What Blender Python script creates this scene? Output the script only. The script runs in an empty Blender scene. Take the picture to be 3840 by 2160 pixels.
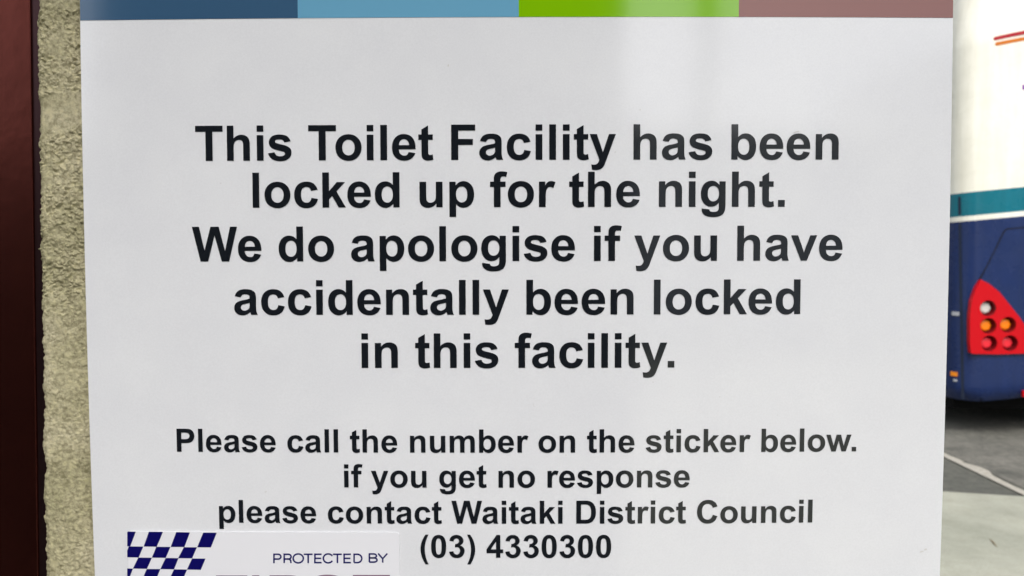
import bpy, bmesh, math, random
from mathutils import Vector, Matrix, noise
from mathutils.geometry import tessellate_polygon
R_ = math.radians
sc = bpy.context.scene
col = sc.collection

# ------------------------------------------------------------------ camera, sky, sun, exposure
CAM_H = 1.5
F_PX = 3840 * 28 / 36            # focal length in pixels of the 3840 px wide photograph
PITCH, YAW, ROLL = R_(-2.44426), R_(0.25254), R_(0.09805)
RM = Matrix.Rotation(YAW, 3, 'Z') @ Matrix.Rotation(PITCH, 3, 'X') @ Matrix.Rotation(ROLL, 3, 'Y')
cam_data = bpy.data.cameras.new('camera')
cam = bpy.data.objects.new('camera', cam_data)
col.objects.link(cam)
sc.camera = cam
cam_data.sensor_width = 36
cam_data.lens = 28
cam_data.clip_start = 0.01
cam_data.clip_end = 2000
cm = Matrix((RM.col[0], RM.col[2], -RM.col[1])).transposed().to_4x4()
cm.translation = (0, 0, CAM_H)
cam.matrix_world = cm
cam_data.dof.use_dof = True
cam_data.dof.focus_distance = 0.39
cam_data.dof.aperture_fstop = 20

SUN_EL, SUN_AZ = R_(52), R_(4)      # behind the camera
world = bpy.data.worlds.new('World')
sc.world = world
world.use_nodes = True
wn = world.node_tree
wn.nodes.clear()
sky = wn.nodes.new('ShaderNodeTexSky')
sky.sky_type = 'NISHITA'
sky.sun_disc = False
sky.sun_elevation = SUN_EL
sky.sun_rotation = math.pi - SUN_AZ
sky.dust_density = 4
hs = wn.nodes.new('ShaderNodeHueSaturation')   # overcast: the blue is mostly washed out
hs.inputs['Saturation'].default_value = 0.36
bg = wn.nodes.new('ShaderNodeBackground')
bg.inputs['Strength'].default_value = 0.145
wo = wn.nodes.new('ShaderNodeOutputWorld')
wn.links.new(sky.outputs[0], hs.inputs['Color'])
wn.links.new(hs.outputs[0], bg.inputs['Color'])
wn.links.new(bg.outputs[0], wo.inputs[0])
sd = bpy.data.lights.new('sun', 'SUN')
sd.energy = 1.0
sd.angle = R_(25)
sd.color = (1, 0.975, 0.94)
sun = bpy.data.objects.new('sun', sd)
col.objects.link(sun)
to_sun = Vector((math.cos(SUN_EL) * math.sin(SUN_AZ), -math.cos(SUN_EL) * math.cos(SUN_AZ), math.sin(SUN_EL)))
sun.rotation_euler = to_sun.to_track_quat('Z', 'Y').to_euler()
vs = sc.view_settings
vs.view_transform = 'Standard'
vs.look = 'None'
vs.exposure = 0.64
vs.gamma = 1
vs.use_curve_mapping = False

# ------------------------------------------------------------------ helpers
def lin(r, g, b):
    f = lambda c: c / 12.92 if c <= .04045 else ((c + .055) / 1.055) ** 2.4
    return (f(r / 255), f(g / 255), f(b / 255), 1)

def at(px, py, Y):
    """point of the place seen at a photograph pixel, on the upright plane y = Y"""
    d = RM @ Vector(((px - 1920) / F_PX, 1, -(py - 1080) / F_PX))
    t = Y / d.y
    return Vector((d.x * t, Y, CAM_H + d.z * t))

class Mat:
    def __init__(s, name, color, rough=.5, spec=.5, **kw):
        s.m = bpy.data.materials.new(name)
        s.m.use_nodes = True
        s.nt = s.m.node_tree
        s.b = s.nt.nodes['Principled BSDF']
        s.b.inputs['Base Color'].default_value = color
        s.b.inputs['Roughness'].default_value = rough
        s.b.inputs['Specular IOR Level'].default_value = spec
        for k, v in kw.items():
            s.b.inputs[k.replace('_', ' ')].default_value = v
        s.tc = s.nt.nodes.new('ShaderNodeTexCoord')
    def node(s, t, **kw):
        n = s.nt.nodes.new(t)
        for k, v in kw.items():
            setattr(n, k, v)
        return n
    def link(s, a, b):
        s.nt.links.new(a, b)
    def noise(s, scale, detail=4, rough=.55, vec=None):
        n = s.node('ShaderNodeTexNoise')
        n.inputs['Scale'].default_value = scale
        n.inputs['Detail'].default_value = detail
        n.inputs['Roughness'].default_value = rough
        s.link(vec or s.tc.outputs['Object'], n.inputs['Vector'])
        return n.outputs['Fac']
    def ramp(s, fac, stops):
        n = s.node('ShaderNodeValToRGB')
        e = n.color_ramp.elements
        while len(e) < len(stops):
            e.new(.5)
        for el, (p, c) in zip(e, stops):
            el.position = p
            el.color = c
        s.link(fac, n.inputs[0])
        return n.outputs[0]
    def math(s, op, a, b=0):
        n = s.node('ShaderNodeMath', operation=op)
        for i, v in enumerate((a, b)):
            if hasattr(v, 'links'):
                s.link(v, n.inputs[i])
            else:
                n.inputs[i].default_value = v
        return n.outputs[0]
    def mix(s, fac, a, b, mode='MIX'):
        n = s.node('ShaderNodeMix', data_type='RGBA', blend_type=mode)
        for sock, v in ((n.inputs[0], fac), (n.inputs[6], a), (n.inputs[7], b)):
            if hasattr(v, 'links'):
                s.link(v, sock)
            else:
                sock.default_value = v
        return n.outputs[2]
    def bump(s, h, strength, dist):
        n = s.node('ShaderNodeBump')
        n.inputs['Strength'].default_value = strength
        n.inputs['Distance'].default_value = dist
        s.link(h, n.inputs['Height'])
        s.link(n.outputs[0], s.b.inputs['Normal'])
    def col(s, c):
        s.link(c, s.b.inputs['Base Color'])

def obj(name, verts, faces, mat, parent=None, smooth=False, mats=None):
    me = bpy.data.meshes.new(name)
    me.from_pydata([tuple(v) for v in verts], [], faces)
    me.update()
    for m in (mats or [mat]):
        me.materials.append(m.m)
    if smooth:
        for p in me.polygons:
            p.use_smooth = True
    o = bpy.data.objects.new(name, me)
    col.objects.link(o)
    if parent:
        o.parent = parent
        o.matrix_parent_inverse = Matrix.Translation(-parent.location)
    return o

def tag(o, label=None, cat=None, group=None, kind=None):
    for k, v in (('label', label), ('category', cat), ('group', group), ('kind', kind)):
        if v:
            o[k] = v
    return o

def empty(name, loc, label, cat, group=None):
    o = bpy.data.objects.new(name, None)
    col.objects.link(o)
    o.location = loc
    o.empty_display_size = .1
    return tag(o, label, cat, group)

class MB:
    def __init__(s): s.v = []; s.f = []
    def add(s, v, f):
        n = len(s.v); s.v += [Vector(p) for p in v]; s.f += [tuple(i + n for i in q) for q in f]
    def box(s, a, b):
        (x0, y0, z0), (x1, y1, z1) = a, b
        s.add([(x0,y0,z0),(x1,y0,z0),(x1,y1,z0),(x0,y1,z0),(x0,y0,z1),(x1,y0,z1),(x1,y1,z1),(x0,y1,z1)],
              [(0,3,2,1),(4,5,6,7),(0,1,5,4),(1,2,6,5),(2,3,7,6),(3,0,4,7)])
    def lathe(s, c, axis, prof, n=32):
        """prof: (radius, distance along axis)"""
        axis = Vector(axis).normalized()
        u = axis.orthogonal().normalized(); w = axis.cross(u)
        c = Vector(c); vs = []; fs = []
        for r, h in prof:
            for k in range(n):
                a = 2 * math.pi * k / n
                vs.append(c + axis * h + (u * math.cos(a) + w * math.sin(a)) * r)
        for i in range(len(prof) - 1):
            for k in range(n):
                fs.append((i*n+k, i*n+(k+1)%n, (i+1)*n+(k+1)%n, (i+1)*n+k))
        s.add(vs, fs)
    def prism(s, outline, holes, y0, y1):
        """polygon in x,z (with holes) standing between y0 (front) and y1 (back)"""
        loops = [outline] + holes
        tri = tessellate_polygon([[Vector((x, z, 0)) for x, z in l] for l in loops])
        flat = [p for l in loops for p in l]; n = len(flat)
        vs = [(x, y0, z) for x, z in flat] + [(x, y1, z) for x, z in flat]
        fs = [tuple(t) for t in tri] + [tuple(i + n for i in reversed(t)) for t in tri]
        k = 0
        for l in loops:
            m = len(l)
            for i in range(m):
                a, b = k + i, k + (i + 1) % m
                fs.append((a, b, b + n, a + n))
            k += m
        s.add(vs, fs)
    def build(s, name, mat, parent=None, smooth=False, bevel=0, seg=2):
        o = obj(name, s.v, s.f, mat, parent, smooth)
        bm = bmesh.new(); bm.from_mesh(o.data)
        bmesh.ops.recalc_face_normals(bm, faces=bm.faces)
        if bevel:
            ed = [e for e in bm.edges if len(e.link_faces) == 2 and e.calc_face_angle() > .6]
            bmesh.ops.bevel(bm, geom=ed, offset=bevel, segments=seg, affect='EDGES', profile=.5)
        bm.to_mesh(o.data); bm.free()
        return o

# ------------------------------------------------------------------ materials
m_white = Mat('sign_white_vinyl', lin(222, 222, 224), .105, .85)
n1 = m_white.noise(30, 5, .6)
spots = m_white.ramp(m_white.noise(190, 2, .5), [(.0, (.72, .70, .66, 1)), (.2, (.86, .85, .83, 1)), (.23, (1, 1, 1, 1))])
grain = m_white.ramp(m_white.noise(1100, 2, .6), [(.3, (.955, .955, .955, 1)), (.7, (1, 1, 1, 1))])
spots = m_white.mix(1.0, spots, grain, 'MULTIPLY')
m_white.col(m_white.mix(1.0, m_white.ramp(n1, [(.3, lin(231, 232, 236)), (.7, lin(236, 237, 240))]), spots, 'MULTIPLY'))
m_white.bump(m_white.noise(9, 1, .4), .08, .01)
def vinyl(name, c, rough=.09):
    m = Mat(name, c, rough, .85)
    m.bump(m.noise(9, 1, .4), .08, .01)
    return m
m_black = vinyl('black_vinyl_lettering', (.0095, .0118, .016, 1))
m_band = [vinyl('slate_blue_vinyl', lin(58, 92, 124)), vinyl('sky_blue_vinyl', lin(108, 168, 200)),
          vinyl('lime_green_vinyl', lin(130, 190, 0)), vinyl('brown_vinyl', lin(132, 74, 64))]
m_stk = Mat('sticker_white', lin(235, 235, 240), .3, .6)
m_navy = Mat('sticker_navy_ink', lin(8, 4, 92), .32, .5)
m_mauve = Mat('sticker_mauve_ink', lin(144, 112, 132), .32, .5)

m_wall = Mat('olive_painted_stucco', lin(168, 158, 124), .62, .35)
nz = m_wall.noise(24, 6, .6)
c = m_wall.ramp(nz, [(.3, lin(154, 149, 116)), (.5, lin(176, 169, 137)), (.72, lin(196, 188, 160))])
c2 = m_wall.ramp(m_wall.noise(420, 3, .6), [(.34, (.62, .61, .55, 1)), (.5, (1, 1, 1, 1)), (.64, (1.22, 1.22, 1.16, 1))])
m_wall.col(m_wall.mix(1.0, c, c2, 'MULTIPLY'))
m_wall.bump(m_wall.noise(900, 4, .6), .5, .0006)

m_maroon = Mat('maroon_anodised_metal', lin(112, 56, 50), .26, .5, Metallic=.94)
m_maroon.bump(m_maroon.noise(90, 3, .5), .12, .001)
m_maroon.col(m_maroon.ramp(m_maroon.noise(14, 5, .6), [(.3, lin(100, 52, 46)), (.7, lin(116, 60, 52))]))
m_maroon_edge = Mat('maroon_frame_edge', lin(78, 56, 58), .3, .5, Metallic=.9)

m_foot = Mat('pale_concrete_paving', lin(190, 190, 172), .85, .3)
a = m_foot.ramp(m_foot.noise(1.3, 6, .6), [(.3, lin(148, 150, 136)), (.7, lin(178, 178, 164))])
b = m_foot.mix(1.0, m_foot.ramp(m_foot.noise(160, 3, .7), [(.3, (.8, .8, .78, 1)), (.6, (1, 1, 1, 1))]), m_foot.ramp(m_foot.noise(9, 5, .7), [(.34, (.9, .9, .88, 1)), (.6, (1, 1, 1, 1))]), 'MULTIPLY')
m_foot.col(m_foot.mix(1.0, a, b, 'MULTIPLY'))
m_foot.bump(m_foot.noise(160, 3, .7), .3, .003)
def asphalt(name, c0, c1):
    m = Mat(name, c0, .9, .3)
    a = m.ramp(m.noise(2.2, 6, .65), [(.3, c0), (.72, c1)])
    b = m.ramp(m.noise(140, 3, .75), [(.3, (.62, .62, .62, 1)), (.52, (1, 1, 1, 1)), (.72, (1.35, 1.35, 1.3, 1))])
    p = m.ramp(m.noise(17, 4, .7), [(.36, (.74, .74, .74, 1)), (.5, (1, 1, 1, 1)), (.68, (1.22, 1.21, 1.18, 1))])
    b = m.mix(1.0, b, p, 'MULTIPLY')
    m.col(m.mix(1.0, a, b, 'MULTIPLY'))
    m.bump(m.noise(140, 3, .7), .5, .006)
    return m
m_ground = asphalt('dark_smooth_asphalt', lin(86, 87, 81), lin(97, 97, 90))
m_road = asphalt('worn_grey_asphalt', lin(88, 88, 82), lin(122, 120, 112))
m_line = Mat('worn_white_line_paint', lin(160, 156, 146), .8, .3)
m_line.col(m_line.ramp(m_line.noise(60, 5, .7), [(.32, lin(112, 110, 102)), (.46, lin(166, 162, 150)), (.7, lin(178, 174, 163))]))

m_coach = Mat('coach_paint', (.8, .8, .78, 1), .25, .35, Coat_Weight=.15, Coat_Roughness=.08)
m_glass = Mat('dark_window_glass', (.012, .014, .016, 1), .05, .6)
m_rubber = Mat('black_rubber', (.012, .012, .013, 1), .75, .3)
m_steel = Mat('grey_wheel_steel', (.32, .32, .33, 1), .4, .5, Metallic=.7)
m_lred = Mat('red_lamp_plastic', lin(190, 4, 20), .35, .25)
m_cup = Mat('dark_red_lamp_cup', lin(112, 12, 20), .45, .4)
m_lens = {'white': Mat('clear_lamp_lens', lin(206, 202, 196), .25, .5), 'orange': Mat('amber_lamp_lens', lin(250, 130, 8), .25, .5),
          'red': Mat('red_lamp_lens', lin(232, 44, 58), .25, .5)}
m_sred = Mat('red_stripe_vinyl', lin(160, 20, 34), .45, .3)
m_sora = Mat('orange_stripe_vinyl', lin(190, 104, 14), .45, .3)
m_spur = Mat('purple_stripe_vinyl', lin(120, 40, 150), .35, .5)
m_gap = Mat('panel_gap_shadow_seal', (.006, .007, .012, 1), .7, .2)
m_grey = Mat('pale_grey_plastic', lin(170, 172, 176), .5, .4)
m_amber = Mat('amber_marker_plastic', lin(240, 140, 24), .35, .5)
m_under = Mat('black_underbody', (.008, .008, .008, 1), .9, .1)
m_leaf = Mat('dry_leaf', lin(120, 104, 78), .8, .3)

# ------------------------------------------------------------------ ground
def sheet(name, x0, y0, x1, y1, z, mat, kind='structure'):
    return tag(obj(name, [(x0,y0,z),(x1,y0,z),(x1,y1,z),(x0,y1,z)], [(0,1,2,3)], mat), kind=kind)
PATH_Y = 1.0
g = at(3690, 1857, 1.0) - Vector((0, 0, CAM_H))
PATH_Y = -CAM_H / g.z
sheet('ground', -200, -200, 200, 300, 0, m_ground)
sheet('road', 3.235, PATH_Y, 60, 120, .004, m_road)
f0 = at(3535, 1848, 1.0); f1 = at(3840, 1867, 1.0)
ya = -CAM_H / (f0.z - CAM_H); yb = -CAM_H / (f1.z - CAM_H)
sl = (yb - ya) / (f1.x * yb - f0.x * ya)
mid = PATH_Y
fx = lambda x: ya + sl * (x - f0.x * ya)
tag(obj('footpath', [(-30, -12, .009), (30, -12, .009), (30, fx(30), .009), (-30, fx(-30), .009)], [(0, 1, 2, 3)], m_foot), kind='structure')
# worn painted line running away beside the coach; its road side is chipped
rng = random.Random(4)
vs_, fs_ = [], []
N = 260
pl0 = [(3541, 1706), (3700, 1783), (3840, 1860)]
def gxy(px, py):
    p = at(px, py, 1.0); t = -CAM_H / (p.z - CAM_H)
    return p.x * t, t
A_, B_ = gxy(3550, 1722), gxy(3840, 1862)      # lower (clean) edge of the line
C_ = gxy(3700, 1796)
dx = (B_[0] - A_[0]) / (B_[1] - A_[1])
for i in range(N + 1):
    y = fx(3.2) + .004 + i * (14 / N)
    xl = A_[0] + dx * (y - A_[1])
    w = .062 + .022 * noise.noise((y * 2.3, 3.1, 0)) + .026 * max(0, noise.noise((y * 6.5, 9.7, 0))) + .008 * noise.noise((y * 26, 1, 0))
    if 5.35 < y < 5.62:
        w += .035 * math.sin((y - 5.35) / .27 * math.pi)
    vs_ += [(xl, y, .0085), (xl + max(.02, w), y, .0085)]
for i in range(N):
    fs_.append((2*i, 2*i+1, 2*i+3, 2*i+2))
tag(obj('road_marking', vs_, fs_, m_line), kind='structure')
lx, ly = gxy(3726, 2045)
mb = MB()
for i in range(7):
    t0, t1 = i / 7, (i + 1) / 7
    (ax_, ay_), (bx_, by_) = gxy(3710, 2026), gxy(3740, 2060)
    f = lambda t: Vector((ax_ + (bx_ - ax_) * t, ay_ + (by_ - ay_) * t, .0095 + .004 * math.sin(math.pi * t)))
    wd = lambda t: .006 * math.sin(math.pi * (.06 + .88 * t))
    p, q = f(t0), f(t1); n_ = Vector((.8, .6, 0))
    mb.add([p - n_ * wd(t0), p + n_ * wd(t0), q + n_ * wd(t1), q - n_ * wd(t1)], [(0, 1, 2, 3)])
    mb.add([p - n_ * wd(t0) - Vector((0,0,.001)), p + n_ * wd(t0) - Vector((0,0,.001)), q + n_ * wd(t1) - Vector((0,0,.001)), q - n_ * wd(t1) - Vector((0,0,.001))], [(3, 2, 1, 0)])
tag(mb.build('dry_leaf', m_leaf), 'small curled brown leaf lying on the pale concrete footpath', 'leaf')

# ------------------------------------------------------------------ stucco wall
WY = .3985
WL, WR = at(146, 1080, WY).x, .200
DW = .26
wall = empty('stucco_wall', (0, WY + DW / 2, 0), 'olive tan rough stucco wall pier behind the white sign', 'wall')
ZA, ZB = CAM_H - .17, CAM_H + .17
mb = MB()
mb.box((WL + .004, WY + .006, 0), (WR, WY + DW, 3.0))
mb.build('core', m_wall, wall)
def py_of(z):       # photograph row of a height on the wall face
    d = RM.transposed() @ Vector((-.22, WY, z - CAM_H)); return 1080 - F_PX * d.z / d.y
def px_of(x, z):
    d = RM.transposed() @ Vector((x, WY, z - CAM_H)); return 1920 + F_PX * d.x / d.y
def sstep(a, b, x):
    t = min(1, max(0, (x - a) / (b - a))); return t * t * (3 - 2 * t)
def rough_at(x, z):
    py = py_of(z); px = px_of(x, z)
    wob = 26 * noise.noise((x * 90, z * 40, 5))
    r = 1.0
    r -= .95 * sstep(352, 372, py + wob + (px - 150) * .10) * (1 - sstep(488, 530, py + wob + (px - 150) * .28))   # bare smooth band
    lo = sstep(1060, 1240, py + wob * 2)
    r *= 1 - .62 * lo
    r *= 1 - .55 * (1 - sstep(0, 46, py + wob))
    pt = noise.noise((x * 55 + 3, z * 55, 2))
    r *= 1 - .7 * sstep(.28, .5, pt)
    return max(.05, r)
def stucco_h(x, z, fine=True):
    q = Vector((x, z, 0))
    w = Vector((noise.noise(q * 300), noise.noise(q * 300 + Vector((9, 4, 2))), 0)) * .0012
    base = noise.noise(q * 38 + Vector((2, 5, 1))) * .0011 + noise.noise(q * 12) * .0008
    if not fine:
        return base + .0016 * abs(noise.noise(q * 60))
    lump = 0
    for s_, a_ in ((500, 1.15), (900, .75)):       # grains of two sizes, each with its own height
        d_, p_ = noise.voronoi((q + w) * s_)
        hgt = .35 + .65 * noise.cell(p_[0] * 7.31)
        lump += a_ * hgt * max(0, 1 - d_[0] * 1.25) ** .8
    lump += .55 * noise.noise(q * 160) + .22 * noise.noise(q * 1300)
    return base + rough_at(x, z) * .00135 * lump + .00010 * noise.noise(q * 900)
def face_grid(x0, x1, z0, z1, nx, nz):
    V, Fc = [], []
    for j in range(nz + 1):
        z = z0 + (z1 - z0) * j / nz
        ed = .0012 * noise.noise((z * 60, 4, 0)) + .0011 * noise.noise((z * 190, 8, 0)) + .0006 * noise.noise((z * 600, 2, 0))
        tilt = (z - CAM_H) * .0128
        for i in range(nx + 1):
            t = i / nx
            x = x0 + (x1 - x0) * t
            h = stucco_h(x, z)
            rim = max(0, 1 - (x - x0) / .004)
            xx = x + (ed + tilt) * max(0, 1 - t * 3)
            V.append((xx, WY + .0035 * rim ** 2 - h, z))
    for j in range(nz):
        for i in range(nx):
            a = j * (nx + 1) + i
            Fc.append((a, a + 1, a + nx + 2, a + nx + 1))
    # return edge running back into the wall
    n0 = len(V)
    for j in range(nz + 1):
        p = V[j * (nx + 1)]
        V.append((p[0] + .0015, WY + .03, p[2]))
    for j in range(nz):
        Fc.append((j * (nx + 1), (j + 1) * (nx + 1), n0 + j + 1, n0 + j))
    return V, Fc
V, Fc = face_grid(WL, WL + .06, ZA, ZB, 160, 900)
obj('render_coat', V, Fc, m_wall, wall, smooth=True)
mb = MB()                       # coarser coat on the rest of the pier
for x0, x1, z0, z1 in ((WL, WR, 0, ZA), (WL, WR, ZB, 3.0), (WL + .06, WR, ZA, ZB)):
    nx, nz = max(2, int((x1 - x0) / .012)), max(2, int((z1 - z0) / .012))
    VV = [(x0 + (x1 - x0) * i / nx, WY - stucco_h(x0 + (x1 - x0) * i / nx, z0 + (z1 - z0) * j / nz, False), z0 + (z1 - z0) * j / nz) for j in range(nz + 1) for i in range(nx + 1)]
    FF = [(j*(nx+1)+i, j*(nx+1)+i+1, (j+1)*(nx+1)+i+1, (j+1)*(nx+1)+i) for j in range(nz) for i in range(nx)]
    mb.add(VV, FF)
obj('render_coat', mb.v, mb.f, m_wall, wall, smooth=True)

# ------------------------------------------------------------------ maroon door at the left
DY = .424
dl = at(130, 1080, DY).x
door = empty('door', (-.7, DY, 0), 'dark maroon painted door and frame at the left edge beside the stucco wall', 'door')
mb = MB(); mb.box((dl - .075, DY, 0), (dl, DY + .09, 2.3)); mb.build('door_frame', m_maroon, door, bevel=.0006)
mb = MB(); mb.box((dl - .002, DY + .0012, 0), (WL + .03, DY + .08, 2.3)); mb.build('frame_edge', m_maroon_edge, door, bevel=.0005)
mb = MB(); mb.box((dl - 1.0, DY + .035, 0.01), (dl - .0765, DY + .075, 2.3)); mb.build('door_panel', m_maroon, door, bevel=.003)
mb = MB(); mb.box((dl - 1.08, DY, 0), (dl - 1.0015, DY + .09, 2.3)); mb.build('door_frame', m_maroon, door, bevel=.002)

for ch in door.children:        # the frame leans a little
    for v in ch.data.vertices: v.co.x += (v.co.z - CAM_H) * .0135

# ------------------------------------------------------------------ the sign
D, BOW = .39, .0035235
def surf(x, z, off=0):          # the sheet bows out a few millimetres in the middle
    r2 = min(2.2, (x * x + z * z) / .0441)
    return Vector((x, D - BOW * (1 - r2) - off, CAM_H + z))
def s_of(px, py):               # sign coordinates seen at a photograph pixel
    y = D
    for _ in range(4):
        p = at(px, py, y); y = surf(p.x, p.z - CAM_H).y
    return p.x, p.z - CAM_H
SX0, SX1, SZ0, SZ1, BZ = -.21122, .21165, -.415, .158, .11364
sign = empty('information_sign', (0, D, CAM_H), 'white notice sign with black lettering and coloured squares along its top edge', 'sign')
def patch(x0, x1, z0, z1, off, thick, nx, nz):
    V = [surf(x0 + (x1-x0)*i/nx, z0 + (z1-z0)*j/nz, off) for j in range(nz+1) for i in range(nx+1)]
    Fc = [(j*(nx+1)+i, j*(nx+1)+i+1, (j+1)*(nx+1)+i+1, (j+1)*(nx+1)+i) for j in range(nz) for i in range(nx)]
    if thick:
        n = len(V); V += [p + Vector((0, thick, 0)) for p in V]; Fc += [tuple(i + n for i in reversed(f)) for f in Fc]
        rim = [i for i in range(nx+1)] + [j*(nx+1)+nx for j in range(1, nz+1)] + [nz*(nx+1)+i for i in range(nx-1, -1, -1)] + [j*(nx+1) for j in range(nz-1, 0, -1)]
        for k in range(len(rim)):
            a, b = rim[k], rim[(k+1) % len(rim)]
            Fc.append((b, a, a + n, b + n))
    return V, Fc
V, Fc = patch(SX0, SX1, SZ0, SZ1, 0, .003, 60, 80)
pn = obj('panel', V, Fc, m_white, sign)
xs = [SX0 + .0001] + [s_of(p, 60)[0] for p in (1117, 1945, 2770)] + [SX1 - .0001]
for i, nm in enumerate(('slate blue', 'sky blue', 'lime green', 'reddish brown')):
    V, Fc = patch(xs[i], xs[i+1], BZ, SZ1 - .0002, .00018, 0, 16, 6)
    o = obj('colour_square', V, Fc, m_band[i], sign)
    o['label'] = nm + ' square of the colour strip along the top of the sign'

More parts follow.
